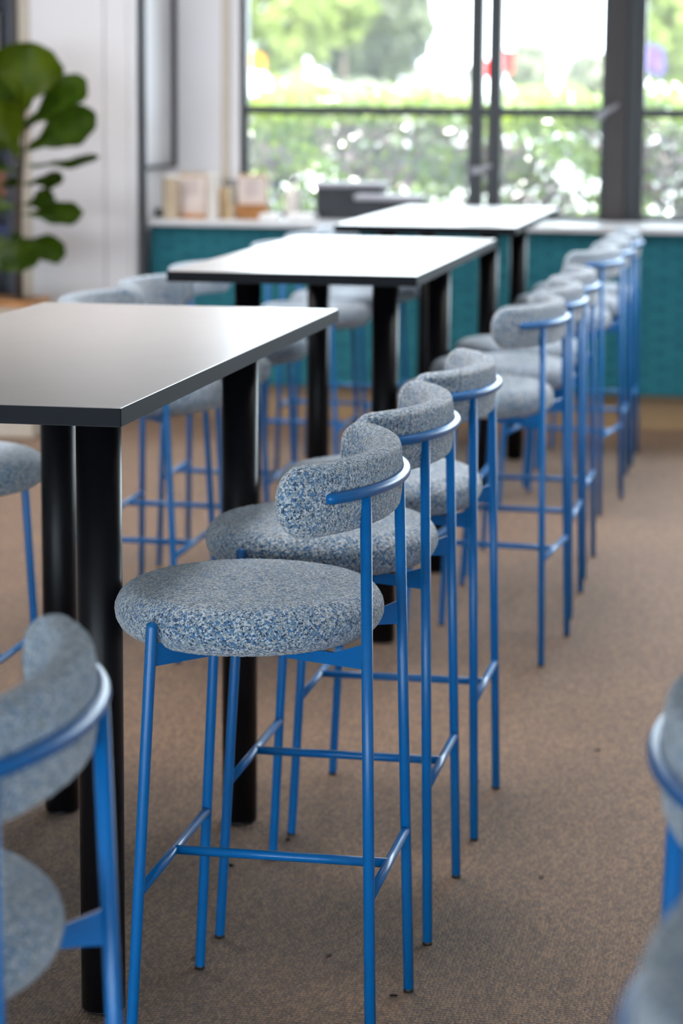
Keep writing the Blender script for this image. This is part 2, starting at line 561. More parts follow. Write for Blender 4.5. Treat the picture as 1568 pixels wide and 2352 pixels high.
# ------------------------------------------------------------------ high tables
TW, TL, TH = 0.661, 1.76, 1.05
IX, IY, LEGR = 0.1375, 0.3554, 0.0365
def make_table():
    t = thing('high_table', '', 'table', (0, 0, 0), 0, 'black-edged high tables in a row')
    bm = bmesh.new()
    box(bm, (-TW, 0, TH - 0.027), (0, TL, TH), 0.0012)
    top = link('tabletop', bm, M['top'], t, smooth=False)
    # edge band: four strips round the board
    bm = bmesh.new()
    e = 0.0012
    for lo, hi in (((-TW - e, -e, TH - 0.0272), (e, 0.0006, TH - 0.0009)), ((-TW - e, TL - 0.0006, TH - 0.0272), (e, TL + e, TH - 0.0009)),
                   ((-e * 0.5, -e, TH - 0.0272), (e, TL + e, TH - 0.0009)), ((-TW - e, -e, TH - 0.0272), (-TW + e * 0.5, TL + e, TH - 0.0009))):
        box(bm, lo, hi)
    link('edge_band', bm, M['edge'], top, smooth=False)['label'] = 'black edge band'
    bm = bmesh.new()
    box(bm, (-TW + 0.002, 0.002, TH - 0.0285), (-0.002, TL - 0.002, TH - 0.0268))
    link('underside', bm, M['black'], top, smooth=False)['label'] = 'black underside of the board'
    for x in (-IX, -TW + IX):
        for y in (IY, TL - IY):
            bm = bmesh.new()
            lathe(bm, [(LEGR, 0.006), (LEGR, 0.5), (LEGR, TH - 0.028)], (x, y), 40)
            lg = link('leg', bm, M['black'], t)
            lg.data.polygons.foreach_set('use_smooth', [len(p.vertices) == 4 for p in lg.data.polygons])
            bm = bmesh.new()
            lathe(bm, [(0.030, 0.0), (0.031, 0.002), (0.031, 0.007)], (x, y), 28)
            link('foot_cap', bm, M['black_plastic'], lg)
    return t
tb = make_table()
TX = ((-0.936, 3.380, 'nearest high table with grey-white top and black edge, cut by the left frame edge'),
      (-0.922, 6.185, 'middle high table of the row, white glare covering its whole top'),
      (-0.943, 8.725, 'farthest high table, its bright top ending in front of the window'))
for i, (x, y, lb) in enumerate(TX):
    if i == 0:
        tb.location = (x, y, 0)
        tb['label'] = lb
        for ch in tb.children:          # the near pair of legs on this table stands a little further out
            if ch.name.startswith('leg') and ch.data.vertices[0].co.y < 1.0:
                ch.location = (0.012, -0.035, 0)
    else:
        c = dup(tb, (x, y, 0), 0, lb, 'black-edged high tables in a row')
        for ch in c.children:
            ch.location = (0, 0, 0)

# ------------------------------------------------------------------ setting
bm = bmesh.new()
box(bm, (-8, -5.5, -0.12), (5, 11.8, 0.0))
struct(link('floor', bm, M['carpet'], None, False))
bm = bmesh.new()
box(bm, (-8, -5.5, 3.45), (5, 12.0, 3.65))
struct(link('ceiling', bm, M['ceiling'], None, False))

WY = 11.85
bm = bmesh.new()
for lo, hi in (((-8, WY - 0.03, 0), (-2.655, WY + 0.12, 3.45)), ((-2.655, WY - 0.03, 0), (5, WY + 0.12, 0.925)), ((-2.655, WY - 0.03, 3.30), (5, WY + 0.12, 3.45))):
    box(bm, lo, hi)
struct(link('wall_back', bm, M['white'], None, False))
bm = bmesh.new()
box(bm, (-8.15, -5.5, 0), (-8.0, 11.97, 3.45))
struct(link('wall_left', bm, M['white'], None, False))
bm = bmesh.new()
for lo, hi in (((-8, -5.65, 0), (-6.5, -5.5, 3.45)), ((4.0, -5.65, 0), (5, -5.5, 3.45)), ((-6.5, -5.65, 2.3), (4.0, -5.5, 3.45))):
    box(bm, lo, hi)
struct(link('wall_rear', bm, M['white'], None, False))
bm = bmesh.new()
for lo, hi in (((5, -5.5, 0), (5.15, 11.97, 3.45)),):
    box(bm, lo, hi)
struct(link('wall_right', bm, M['white'], None, False))
# beige and white reveal strips beside the window
struct(boxes('trim_1', M['cream'], None, [((-2.742, WY - 0.055, 0.93), (-2.702, WY - 0.0305, 3.45))]))

def window(name, x0, x1, split=True):
    r = bpy.data.objects.new(name, None)
    COL.objects.link(r)
    r.location = ((x0 + x1) / 2, WY, 0.925)
    struct(r)
    h = (x1 - x0) / 2
    z0, z1, f = 0.0, 2.375, 0.016
    bm = bmesh.new()
    box(bm, (-h, -0.03, z0), (-h + 2 * f, 0.05, z1))
    box(bm, (h - 2 * f, -0.03, z0), (h, 0.05, z1))
    box(bm, (-h + 2 * f, -0.03, z0), (h - 2 * f, 0.05, z0 + 0.03))
    box(bm, (-h + 2 * f, -0.03, z1 - 0.04), (h - 2 * f, 0.05, z1))
    link('frame', bm, M['frame'], r, False)
    panes = [(z0 + 0.03, z1 - 0.04)]
    if split:
        zt = 1.447 - 0.925
        boxes('transom', M['frame'], r, [((-h + 2 * f, -0.03, zt - 0.020), (h - 2 * f, 0.05, zt + 0.020))])
        panes = [(z0 + 0.03, zt - 0.020), (zt + 0.020, z1 - 0.04)]
    for a, b in panes:
        boxes('pane', M['glass'], r, [((-h + 2 * f, 0.005, a), (h - 2 * f, 0.011, b))])
    return r
window('window_1', -2.652, -1.482)
window('window_2', -1.4815, -1.4035 + 0.012)
window('window_3', -1.391, -0.842)
window('window_4', -0.700, 1.60)
window('window_5', 1.75, 4.95)
w7 = window('fill_window', -6.5, 4.0)  # unseen glazing behind the camera, added to let in fill light
w7.location = (-1.25, -5.57, 0.005)
w7.scale = (1, 1, 0.965)
# steel post between the windows, in two tones
bm = bmesh.new()
box(bm, (-0.842, WY - 0.09, 0.925), (-0.752, WY + 0.06, 3.30))
struct(link('trim_2', bm, M['pillar'], None, False))
struct(boxes('trim_3', M['frame'], None, [((-0.7515, WY - 0.05, 0.925), (-0.7005, WY + 0.06, 3.30))]))
struct(boxes('trim_4', M['frame'], None, [((1.60, WY - 0.05, 0.925), (1.75, WY + 0.06, 3.30))]))

def stay(x0, z0, x1, z1, lb):
    t = thing('window_stay', lb, 'window stay', (x0, WY - 0.10, z0))
    bm = bmesh.new()
    d = Vector((x1 - x0, 0, z1 - z0))
    tube(bm, [(0, 0, 0), d * 0.5, d], 0.011, 10, 'flat')
    link('arm', bm, M['boxgrey'], t)
    bm = bmesh.new()
    box(bm, (-0.02, -0.012, -0.016), (0.02, 0.07, 0.016), 0.003)
    link('mount', bm, M['boxgrey'], t)
p, q = at(1376, 268, WY - 0.1), at(1420, 240, WY - 0.1)
stay(p.x, p.z, q.x, q.z, 'small grey stay arm slanting across the dark window post')
p, q = at(1092, 392, WY - 0.1), at(1128, 380, WY - 0.1)
stay(p.x, p.z, q.x, q.z, 'small grey stay arm between the two thin window mullions')

# ------------------------------------------------------------------ teal counter under the window
CY = 11.2
t = thing('window_counter', 'long counter under the window with teal relief front and pale top', 'counter', (0, CY, 0))
boxes('countertop', M['stone'], t, [((-2.953, -0.03, 0.905), (4.9, 0.605, 0.932))], 0.003)
boxes('front_panel', M['teal'], t, [((-2.948, 0.0, 0.160), (4.9, 0.03, 0.9045))])
boxes('carcass', M['shelf'], t, [((-2.948, 0.031, 0.160), (4.9, 0.58, 0.9045))])
boxes('kickboard', M['kick'], t, [((-2.93, 0.035, 0.0), (4.9, 0.055, 0.1595))])['label'] = 'tan kickboard'

# ------------------------------------------------------------------ left: white cabinet, steel frame, dark shelves
BY = 11.06
a = at(70, 300, BY).x
b = -2.986
t = thing('tall_cabinet', 'tall white cabinet block rising to the ceiling behind the fig plant', 'cabinet', ((a + b) / 2, BY, 0))
hw = (b - a) / 2
j1, j2 = at(240, 300, BY).x - t.location.x, at(294, 300, BY).x - t.location.x
boxes('body', M['white'], t, [((-hw + 0.002, 0.021, 0.07), (hw, 0.755, 3.40))])
boxes('door', M['white'], t, [((-hw + 0.002, 0.0, 0.075), (j1 - 0.002, 0.020, 3.39))], 0.002)
boxes('door', M['white'], t, [((j1 + 0.002, 0.0, 0.075), (j2 - 0.0015, 0.020, 3.39))], 0.002)
boxes('end_panel', M['white'], t, [((j2 + 0.0015, 0.0, 0.075), (hw, 0.020, 3.39))], 0.002)
boxes('edge_strip', M['cream'], t, [((-hw - 0.055, -0.004, 0.0), (-hw, 0.755, 3.40))], 0.002)['label'] = 'cream upright strip'
boxes('kickboard', M['cream'], t, [((-hw, 0.03, 0.0), (hw - 0.01, 0.4, 0.0695))])

PX = -2.967
t = thing('steel_frame', 'thin black steel frame standing at the left end of the teal counter', 'frame', (PX, 11.14, 0))
boxes('post', M['pole'], t, [((-0.014, -0.014, 0), (0.014, 0.014, 3.449))])
boxes('post', M['pole'], t, [((-0.011, 0.60, 1.165), (0.011, 0.622, 3.449))])
boxes('crossbar', M['pole'], t, [((-0.010, 0.0145, 1.165), (0.010, 0.5995, 1.185))])

# dark shelving at far left
SXm = at(43, 100, 11.06).x - 0.004
t = thing('dark_shelf_unit', 'dark navy shelving at the left frame edge behind the fig plant', 'shelf unit', (SXm - 0.55, 10.95, 0))
bm = bmesh.new()
box(bm, (-0.55, 0.30, 0.0), (0.55, 0.33, 2.6))
box(bm, (-0.55, 0.0, 0.0), (-0.52, 0.2995, 2.6))
box(bm, (0.52, 0.0, 0.0), (0.55, 0.2995, 2.6))
link('carcass', bm, M['shelf'], t, False)
SH = (0.70, 1.02, 1.36, 1.70, 2.05)
for z in SH:
    boxes('shelf', M['shelf'], t, [((-0.519, 0.0, z - 0.012), (0.519, 0.2995, z + 0.012))])
def shelf_item(name, lb, cat, m, x, z, w, h, d=0.16, cyl=False):
    o = thing(name, lb, cat, (SXm - 0.55 + x, 11.10, z + 0.0125))
    bm = bmesh.new()
    if cyl:
        lathe(bm, [(w * 0.35, 0), (w * 0.5, 0.01), (w * 0.5, h * 0.6), (w * 0.2, h * 0.8), (w * 0.2, h)], seg=20)
    else:
        box(bm, (-w / 2, -d / 2, 0), (w / 2, d / 2, h), 0.004)
    link('body', bm, m, o, cyl)
    bm = bmesh.new()
    if cyl:
        lathe(bm, [(w * 0.23, 0), (w * 0.23, 0.03)], seg=16, z0=h)
    else:
        box(bm, (-w / 2 - 0.003, -d / 2 - 0.003, h), (w / 2 + 0.003, d / 2 + 0.003, h + 0.02), 0.003)
    link('lid', bm, m, o, cyl)
shelf_item('storage_box', 'brown box on the dark shelves, left of the fig trunk', 'box', M['brown'], 0.40, 1.02, 0.20, 0.13)
shelf_item('storage_box', 'navy box on the dark shelves, below the brown box', 'box', M['navybox'], 0.38, 0.70, 0.24, 0.17)
shelf_item('jar', 'white jar on the dark shelves level with the middle fig leaves', 'jar', M['cupwhite'], 0.42, 1.36, 0.10, 0.12, cyl=True)
shelf_item('storage_box', 'blue-grey box high on the dark shelves at the left frame edge', 'box', M['boxgrey'], 0.37, 1.70, 0.20, 0.16)

# ------------------------------------------------------------------ fig plant
FY = 10.38
t = thing('planter_box', 'beige planter box with an orange wooden rim beneath the fig plant', 'planter', (at(10, 700, FY).x, FY, 0))
x1 = at(74, 700, FY - 0.1).x - t.location.x
zt = at(20, 691, FY - 0.1).z
boxes('body', M['cream'], t, [((-0.75, -0.10, 0.0), (x1 - 0.006, 0.17, zt - 0.03))], 0.003)
boxes('rim', M['wood'], t, [((-0.755, -0.105, zt - 0.0295), (x1, -0.085, zt)), ((-0.755, 0.155, zt - 0.0295), (x1, 0.175, zt)), ((x1 - 0.02, -0.0845, zt - 0.0295), (x1, 0.1545, zt))])['label'] = 'orange wooden rim'
boxes('soil', M['soil'], t, [((-0.745, -0.0845, zt - 0.0295), (x1 - 0.021, 0.1545, zt - 0.012))])

st = at(46, 697, FY)
fig = thing('fiddle_leaf_fig', 'fiddle-leaf fig with large glossy green leaves at the left edge', 'plant', (st.x, FY, zt - 0.0118))
O = Vector(fig.location)
bm = bmesh.new()
tube(bm, [at(x, y, FY) - O for x, y in ((46, 694), (44, 600), (44, 500), (46, 440), (52, 370), (55, 300), (56, 240))], 0.016, 10, 'round', 0.006)
link('trunk', bm, M['bark'], fig)

def leaf(b, tp, w, dy0, dy1, tilt, m, fold=0.18, seed=0):
    """b, tp: photo pixels of base and tip; w: width in pixels; dy: depth offsets; tilt: rotation of the blade about its midrib"""
    B = at(b[0], b[1], FY + dy0) - O
    T = at(tp[0], tp[1], FY + dy1) - O
    ax = T - B
    Ln = ax.length
    ax.normalize()
    nrm = Vector((0, -1, 0.15))
    nrm = (nrm - ax * nrm.dot(ax)).normalized()
    nrm = Matrix.Rotation(tilt, 3, ax) @ nrm
    sd = ax.cross(nrm)
    W = w * FY / F / 2
    nu, nv = 16, 10
    bm = bmesh.new()
    g = []
    rnd = random.Random(seed)
    ph = rnd.uniform(0, 6)
    for i in range(nu + 1):
        u = i / nu
        # fiddle outline: narrow waist near the base, broad lobed top
        wd = (0.30 * math.sin(PI * min(1, u / 0.5)) if u < 0.25 else 0.30 + 0.70 * math.sin(PI / 2 * min(1, (u - 0.25) / 0.42)))
        if u > 0.67:
            wd = math.sqrt(max(0.0, 1 - ((u - 0.67) / 0.335) ** 2.4))
        wd = max(wd, 0.02)
        row = []
        for j in range(nv + 1):
            v = -1 + 2 * j / nv
            ed = 1 + 0.07 * math.sin(u * 19 + ph + (2 if v > 0 else 0)) * abs(v)
            lift = fold * W * abs(v) + 0.10 * W * math.sin(u * 11 + ph) * v * v - 0.16 * Ln * u * u * 0.5
            row.append(bm.verts.new(B + ax * (u * Ln) + sd * (v * W * wd * ed) + nrm * lift))
        g.append(row)
    for i in range(nu):
        for j in range(nv):
            bm.faces.new((g[i][j], g[i][j + 1], g[i + 1][j + 1], g[i + 1][j]))
    bmesh.ops.solidify(bm, geom=bm.faces[:], thickness=0.0012)
    bmesh.ops.recalc_face_normals(bm, faces=bm.faces)
    lf = link('leaf', bm, m, fig)
    # raised midrib and petiole
    bm = bmesh.new()
    tube(bm, [B + ax * (u * Ln) + nrm * (-0.08 * Ln * u * u + 0.001) for u in [-0.06 + 0.16 * k for k in range(7)]], 0.0035, 6, 'flat', 0.001)
    link('midrib', bm, m, lf)
    return lf
FG, FLt = M['fig'], M['fig_light']
LEAVES = [
    ((52, 262), (74, 98), 158, 0.0, -0.03, 0.25, FLt), ((60, 300), (192, 180), 118, 0.06, 0.05, -0.5, FG),
    ((60, 345), (214, 262), 92, -0.04, -0.10, 0.25, FG), ((70, 378), (228, 368), 62, 0.0, 0.08, 1.32, FG),
    ((58, 420), (146, 408), 60, 0.02, 0.05, 1.05, FG), ((58, 492), (187, 489), 58, -0.03, -0.08, 0.35, FG),
    ((56, 470), (126, 452), 58, 0.02, 0.06, 0.5, FG), ((56, 548), (148, 585), 64, 0.0, -0.05, 0.2, FG),
    ((42, 535), (45, 624), 118, -0.05, -0.12, 0.1, FG), ((46, 365), (-8, 232), 108, -0.05, -0.12, -0.2, FLt),
    ((48, 345), (-70, 300), 90, 0.03, 0.06, 0.3, FG), ((50, 290), (-30, 165), 110, 0.04, 0.08, -0.3, FG),
    ((44, 395), (-60, 380), 60, 0.0, -0.04, 0.9, FG), ((44, 480), (-40, 465), 60, 0.0, -0.04, 0.7, FG),
    ((44, 560), (-50, 565), 80, 0.0, -0.06, 0.4, FG), ((54, 560), (120, 545), 34, 0.05, 0.10, 1.0, FG),
    ((48, 430), (10, 415), 46, 0.05, 0.12, 0.6, FG),
]
for k, l in enumerate(LEAVES):
    leaf(*l, seed=k)

# ------------------------------------------------------------------ things on the counter
CT = 0.9325
def ctr(px, Y, name, lb, cat, group=None):
    p = at(px, 500, Y)
    return thing(name, lb, cat, (p.x, Y, CT), 0, group)
SC = 11.5 / F
def cup_stack(px, m, lb, h, r0=0.042):
    t = ctr(px, 11.33, 'cup_stack', lb, 'cup stack', 'stacked paper cups on the counter')
    bm = bmesh.new()
    pr = [(r0 * 0.8, 0.0)]
    n = int(h / 0.012)
    for i in range(n):
        z = i * 0.012
        pr += [(r0 * 0.90, z + 0.001), (r0, z + 0.008), (r0, z + 0.011), (r0 * 0.90, z + 0.012)]
    lathe(bm, pr, seg=28)
    link('cups', bm, m, t)
    bm = bmesh.new()
    lathe(bm, [(r0 * 1.02, 0), (r0 * 1.08, 0.004), (r0 * 1.0, 0.010), (r0 * 0.8, 0.014)], seg=28, z0=n * 0.012)
    link('lid', bm, M['cupwhite'], t)
cup_stack(393, M['cup'], 'tall stack of ribbed tan paper cups at the counter left end', 0.196)
cup_stack(488, M['cupwhite'], 'tall stack of white paper cups between the two card holders', 0.205, 0.030)

def card_holder(px, lb, w, h, base_h, base_m, Y=11.40):
    t = ctr(px, Y, 'card_holder', lb, 'menu holder', 'wooden card holders on the counter')
    boxes('base', base_m, t, [((-w / 2 - 0.012, -0.03, 0), (w / 2 + 0.012, 0.05, base_h))], 0.004)
    boxes('backboard', M['kraft'], t, [((-w / 2 - 0.006, 0.006, base_h + 0.0002), (w / 2 + 0.006, 0.020, h + 0.012))], 0.002)
    c = boxes('card', M['paper'], t, [((-w / 2, 0.001, base_h + 0.0002), (w / 2, 0.0055, h))])
    c['label'] = 'cream printed card'
    lines = [((-w * 0.32, -0.0006, h - 0.02 - 0.014 * k), (w * (0.32 - 0.1 * (k % 3)), 0.0008, h - 0.017 - 0.014 * k)) for k in range(6)]
    boxes('print_lines', M['ink'], c, lines)
card_holder(441, 'card holder with a low orange base, beside the tan cup stack', 0.130, 0.200, 0.020, M['wood'])
card_holder(579, 'card holder with a deep brown wooden base, in front of the window corner', 0.130, 0.200, 0.070, M['board'])

def carton(px, Y, w, h, d, lb):
    t = ctr(px, Y, 'cardboard_box', lb, 'box', 'kraft boxes on the counter')
    return t, w, h, d
t = ctr(510, 11.45, 'cardboard_box', 'lower kraft cardboard box between the card holders', 'box', 'kraft boxes on the counter')
boxes('body', M['kraft'], t, [((-0.045, -0.05, 0), (0.045, 0.05, 0.072))], 0.002)
boxes('flap', M['kraft'], t, [((-0.046, -0.051, 0.0722), (0.046, 0.001, 0.0745))])
t = ctr(508, 11.45, 'cardboard_box', 'upper kraft cardboard box stacked on the lower one', 'box', 'kraft boxes on the counter')
t.location.z = CT + 0.0750
boxes('body', M['kraft'], t, [((-0.038, -0.045, 0), (0.038, 0.045, 0.070))], 0.002)
boxes('flap', M['kraft'], t, [((-0.039, -0.046, 0.0702), (0.039, 0.001, 0.0725))])

t = ctr(537, 11.62, 'wire_basket', 'dark wire basket standing behind the kraft boxes', 'basket')
bm = bmesh.new()
for k in range(9):
    z = 0.004 + 0.021 * k
    pts = [(0.05 * math.cos(a), 0.05 * math.sin(a), z) for a in [2 * PI * i / 20 for i in range(21)]]
    tube(bm, pts, 0.0022, 6, 'flat')
link('rings', bm, M['wire'], t)
bm = bmesh.new()
for k in range(12):
    a = 2 * PI * k / 12
    tube(bm, [(0.05 * math.cos(a), 0.05 * math.sin(a), 0.002), (0.05 * math.cos(a), 0.05 * math.sin(a), 0.175)], 0.0022, 6, 'flat')
link('uprights', bm, M['wire'], t)
bm = bmesh.new()
lathe(bm, [(0.043, 0.002), (0.044, 0.10), (0.030, 0.15)], seg=20)
link('liner', bm, M['cupwhite'], t)

t = ctr(365, 11.42, 'condiment_pot', 'small dark pot left of the tan cup stack', 'pot')
bm = bmesh.new()
lathe(bm, [(0.012, 0), (0.016, 0.004), (0.016, 0.035), (0.012, 0.037)], seg=18)
link('body', bm, M['boxblack'], t)
bm = bmesh.new()
lathe(bm, [(0.014, 0.0), (0.012, 0.006), (0.004, 0.009)], seg=18, z0=0.0372)
link('lid', bm, M['boxblack'], t)

def bottle(px, Y, r, h, lb, m, cap):
    t = ctr(px, Y, 'water_bottle', lb, 'bottle', 'clear bottles on the counter')
    bm = bmesh.new()
    lathe(bm, [(r * 0.9, 0), (r, 0.006), (r, h * 0.68), (r * 0.8, h * 0.78), (r * 0.38, h * 0.88), (r * 0.38, h)], seg=24)
    link('body', bm, m, t)
    bm = bmesh.new()
    lathe(bm, [(r * 0.45, 0), (r * 0.45, 0.022), (r * 0.4, 0.026)], seg=20, z0=h + 0.0002)
    link('cap', bm, cap, t)
bottle(672, 11.58, 0.040, 0.165, 'tall clear bottle left of the black box', M['cupwhite'], M['boxgrey'])
bottle(640, 11.66, 0.032, 0.150, 'clear bottle with a blue cap beside the brown card holder', M['clear'], M['navybox'])

def tray(px, Y, w, lb):
    t = ctr(px, Y, 'napkin_stack', lb, 'napkins', 'napkin piles on the counter')
    boxes('napkins', M['whitemetal'], t, [((-w / 2, -0.06, 0.0), (w / 2, 0.06, 0.030))], 0.006)
    boxes('top_napkin', M['cupwhite'], t, [((-w / 2 + 0.004, -0.056, 0.0302), (w / 2 - 0.01, 0.05, 0.033))])
tray(694, 11.36, 0.13, 'white napkin pile in front of the black box')
tray(622, 11.34, 0.09, 'small white napkin pile in front of the bottles')

def black_bin(px0, px1, ytop, Y, lb):
    a, b = at(px0, ytop, Y), at(px1, ytop, Y)
    t = thing('counter_bin', lb, 'bin', ((a.x + b.x) / 2, Y, CT), 0, 'black bins on the counter')
    w = (b.x - a.x) / 2
    h = a.z - CT
    boxes('body', M['boxblack'], t, [((-w + 0.006, 0.004, 0.0), (w - 0.006, 0.17, h - 0.026))], 0.006)
    boxes('lid', M['boxgrey'], t, [((-w, -0.004, h - 0.0255), (w, 0.18, h))], 0.006)['label'] = 'pale grey lid'
    boxes('handle', M['boxblack'], t, [((-0.05, -0.006, h * 0.55), (0.05, 0.0035, h * 0.62))], 0.002)
black_bin(722, 880, 418, 11.55, 'taller black box with a pale grey lid standing on the counter')
black_bin(812, 968, 448, 11.36, 'lower black box with a pale lid half hidden by the farthest table')

# ------------------------------------------------------------------ specks on the carpet
def floor_at(x, y):
    d = MR @ Vector(((x - 784) / F, -(y - 1176) / F, -1.0))
    return CL + d * (-CAMZ / d.z)
for k, (x, y) in enumerate(((530, 1990), (660, 1931), (1372, 1724), (755, 2197), (1243, 2016), (983, 2017), (448, 2203), (1100, 1797), (905, 2290))):
    p = floor_at(x, y)
    bm = bmesh.new()
    rnd = random.Random(k)
    n = 8
    ring = []
    for i in range(n):
        a = 2 * PI * i / n
        rr = (0.004 + 0.003 * rnd.random())
        ring.append(bm.verts.new((rr * 1.6 * math.cos(a), rr * math.sin(a), 0.001 + 0.0025 * rnd.random())))
    bm.faces.new(ring)
    bmesh.ops.solidify(bm, geom=bm.faces[:], thickness=0.001)
    o = link('dried_leaf', bm, M['deadleaf'])
    o.location = (p.x, p.y, 0.0008)
    o.rotation_euler = (0, 0, rnd.uniform(0, 6))
    tag(o, 'tiny dried leaf scrap lying on the brown carpet between the stool legs', 'leaf', 'dried leaf scraps on the carpet')

# ------------------------------------------------------------------ outside
GZ = -0.25
bm = bmesh.new()
box(bm, (-60, 12.0, GZ - 0.3), (60, 18, GZ))
struct(link('ground_paving', bm, M['paving'], None, False))
bm = bmesh.new()
box(bm, (-160, 18.0, GZ - 0.3), (160, 320, GZ - 0.01))
struct(link('ground_lawn', bm, M['lawn'], None, False))

def quad(bm, c, n, size, asp, rnd, mi):
    n = n.normalized()
    u = n.orthogonal().normalized()
    u = Matrix.Rotation(rnd.uniform(0, 2 * PI), 3, n) @ u
    w = n.cross(u)
    a, b = size * asp, size
    # pointed leaf folded along the midrib
    k = size * 0.15
    v = [bm.verts.new(c - u * a), bm.verts.new(c + w * b * 0.5 + n * k), bm.verts.new(c + u * a), bm.verts.new(c - w * b * 0.5 + n * k)]
    f1 = bm.faces.new((v[0], v[2], v[1]))
    f2 = bm.faces.new((v[0], v[3], v[2]))
    f1.material_index = f2.material_index = mi

def hedge():
    t = thing('hedge', 'clipped leafy hedge of green and bronze leaves right outside the window', 'hedge', (-1.2, 13.75, GZ))
    bm = bmesh.new()
    rnd = random.Random(3)
    x0, x1 = -3.2, 4.0
    for k in range(48000):
        x = rnd.uniform(x0, x1)
        top = 1.47 + 0.07 * noise.noise(Vector((x * 1.6, 0, 0))) + 0.10 * max(0, noise.noise(Vector((x * 2.3, 5, 0)))) - GZ
        z = top * (1 - rnd.random() ** 1.1 * 0.86)
        # front face bulges irregularly, leaves thin out in places
        cl = noise.noise(Vector((x * 2.6, z * 2.6, 1.0)))
        y = -0.42 + 0.10 * noise.noise(Vector((x * 3, z * 3, 9))) + abs(rnd.gauss(0, 0.13)) + (0.25 if cl < -0.18 and rnd.random() < 0.75 else 0)
        if rnd.random() < 0.22:
            z = top + rnd.gauss(0, 0.03)
            y = rnd.uniform(-0.42, 0.4)
        up = (z / top)
        n = Vector((rnd.gauss(0, 0.7), rnd.gauss(-0.7, 0.6), rnd.gauss(0.6, 0.6)))
        cn = noise.noise(Vector((x * 1.7 + 3, z * 1.7, 4)))
        r = rnd.random()
        if up > 0.93:
            mi = 1 if r < 0.75 else 0
        elif cn > 0.08:
            mi = 0 if r < 0.6 else 1
        else:
            mi = 2 if r < 0.72 else (0 if r < 0.9 else 1)
        quad(bm, Vector((x + 1.2, y, z)), n, rnd.uniform(0.015, 0.030), 1.3, rnd, mi)
    for k in range(19000):          # inner layer that closes most of the gaps
        x = rnd.uniform(x0, x1)
        z = rnd.uniform(0.05, 1.40 - GZ)
        if noise.noise(Vector((x * 3.1, z * 3.4, 21))) > 0.30:
            continue
        quad(bm, Vector((x + 1.2, rnd.uniform(-0.05, 0.35), z)), Vector((rnd.gauss(0, 0.6), -1, rnd.gauss(0.3, 0.5))), rnd.uniform(0.020, 0.036), 1.3, rnd, 2 if rnd.random() < 0.6 else 0)
    o = link('leaves', bm, M['hedge_a'], t, True, [M['hedge_a'], M['hedge_b'], M['hedge_c']])
    o['kind'] = 'stuff'
    bm = bmesh.new()
    for k in range(46):
        x = x0 + (x1 - x0) * (k + rnd.random()) / 46 + 1.2
        y = rnd.uniform(-0.1, 0.2)
        pts = [Vector((x, y, 0))]
        for i in range(5):
            pts.append(pts[-1] + Vector((rnd.gauss(0, 0.05), rnd.gauss(0, 0.04), 0.31)))
        tube(bm, pts, 0.012, 6, 'flat', 0.003)
    link('stems', bm, M['hedge_core'], t)
hedge()

def tree(name, lb, cat, px, wpx, ytop, ybot, Y, m, n, leafsz, group, gap=-0.25, seed=1, trunk=True):
    c0 = at(px, ytop, Y)
    c1 = at(px, ybot, Y)
    r = wpx * Y / F / 2
    t = thing(name, lb, cat, (c0.x, Y, GZ), 0, group)
    zt_, zb_ = c0.z - GZ, max(c1.z - GZ, 0.1)
    rnd = random.Random(seed)
    bm = bmesh.new()
    k = 0
    while k < n:
        v = Vector((rnd.uniform(-1, 1), rnd.uniform(-1, 1), rnd.uniform(-1, 1)))
        if v.length > 1 or v.length < 0.45:
            continue
        bump = 1 + 0.22 * noise.noise(v.normalized() * 2.4 + Vector((seed, 0, 0)))
        if noise.noise(v * 2.6 + Vector((seed * 3, 7, 0))) < gap:
            k += 0.3
            continue
        p = Vector((v.x * r * bump, v.y * r * bump, (zt_ + zb_) / 2 + v.z * (zt_ - zb_) / 2 * bump))
        nn = v + Vector((rnd.gauss(0, 0.5), rnd.gauss(0, 0.5), rnd.gauss(0.2, 0.5)))
        quad(bm, p, nn, leafsz * rnd.uniform(0.7, 1.3), 1.0, rnd, 0)
        k += 1
    link('crown', bm, m, t)
    if trunk:
        bm = bmesh.new()
        tube(bm, [(0, 0, 0), (r * 0.03, 0, zb_ * 0.6), (0, 0, (zt_ + zb_) / 2)], 0.05 * r + 0.05, 8, 'flat', 0.02 * r + 0.02)
        for a in range(5):
            an = a * 1.3 + seed
            tube(bm, [(0, 0, zb_), (r * 0.35 * math.cos(an), r * 0.35 * math.sin(an), zb_ + (zt_ - zb_) * 0.3), (r * 0.7 * math.cos(an), r * 0.7 * math.sin(an), zb_ + (zt_ - zb_) * 0.55)], 0.02 * r + 0.02, 6, 'flat', 0.01 * r + 0.008)
        link('trunk', bm, M['bark'], t)
GT = 'trees beyond the hedge'
tree('tree', 'tall dark grey-green tree outside, left of the bright white sky gap', 'tree', 850, 300, -190, 215, 80, M['treeleaf'], 9000, 0.20, GT, -0.35, 2)
tree('tree', 'pale yellow-green tree outside the left window with sky showing through', 'tree', 640, 260, -170, 190, 74, M['treelime'], 3600, 0.19, GT, -0.05, 5)
tree('tree', 'small lime tree overlapping the dark tree in the left window', 'tree', 790, 150, -150, 110, 70, M['treelime'], 2600, 0.17, GT, -0.1, 8)
tree('tree', 'small distant grey tree right of the red flags', 'tree', 1215, 100, 95, 225, 110, M['treepale'], 1800, 0.24, GT, -0.15, 11)
tree('tree', 'distant pale tree beside the dark window post', 'tree', 1352, 110, 120, 240, 100, M['treepale'], 2000, 0.24, GT, -0.15, 13)
tree('tree', 'yellow-green tree outside the right-hand window, behind the purple flag', 'tree', 1570, 250, -120, 215, 78, M['treelime'], 4200, 0.19, GT, -0.08, 17)
GS = 'shrubs beyond the hedge'
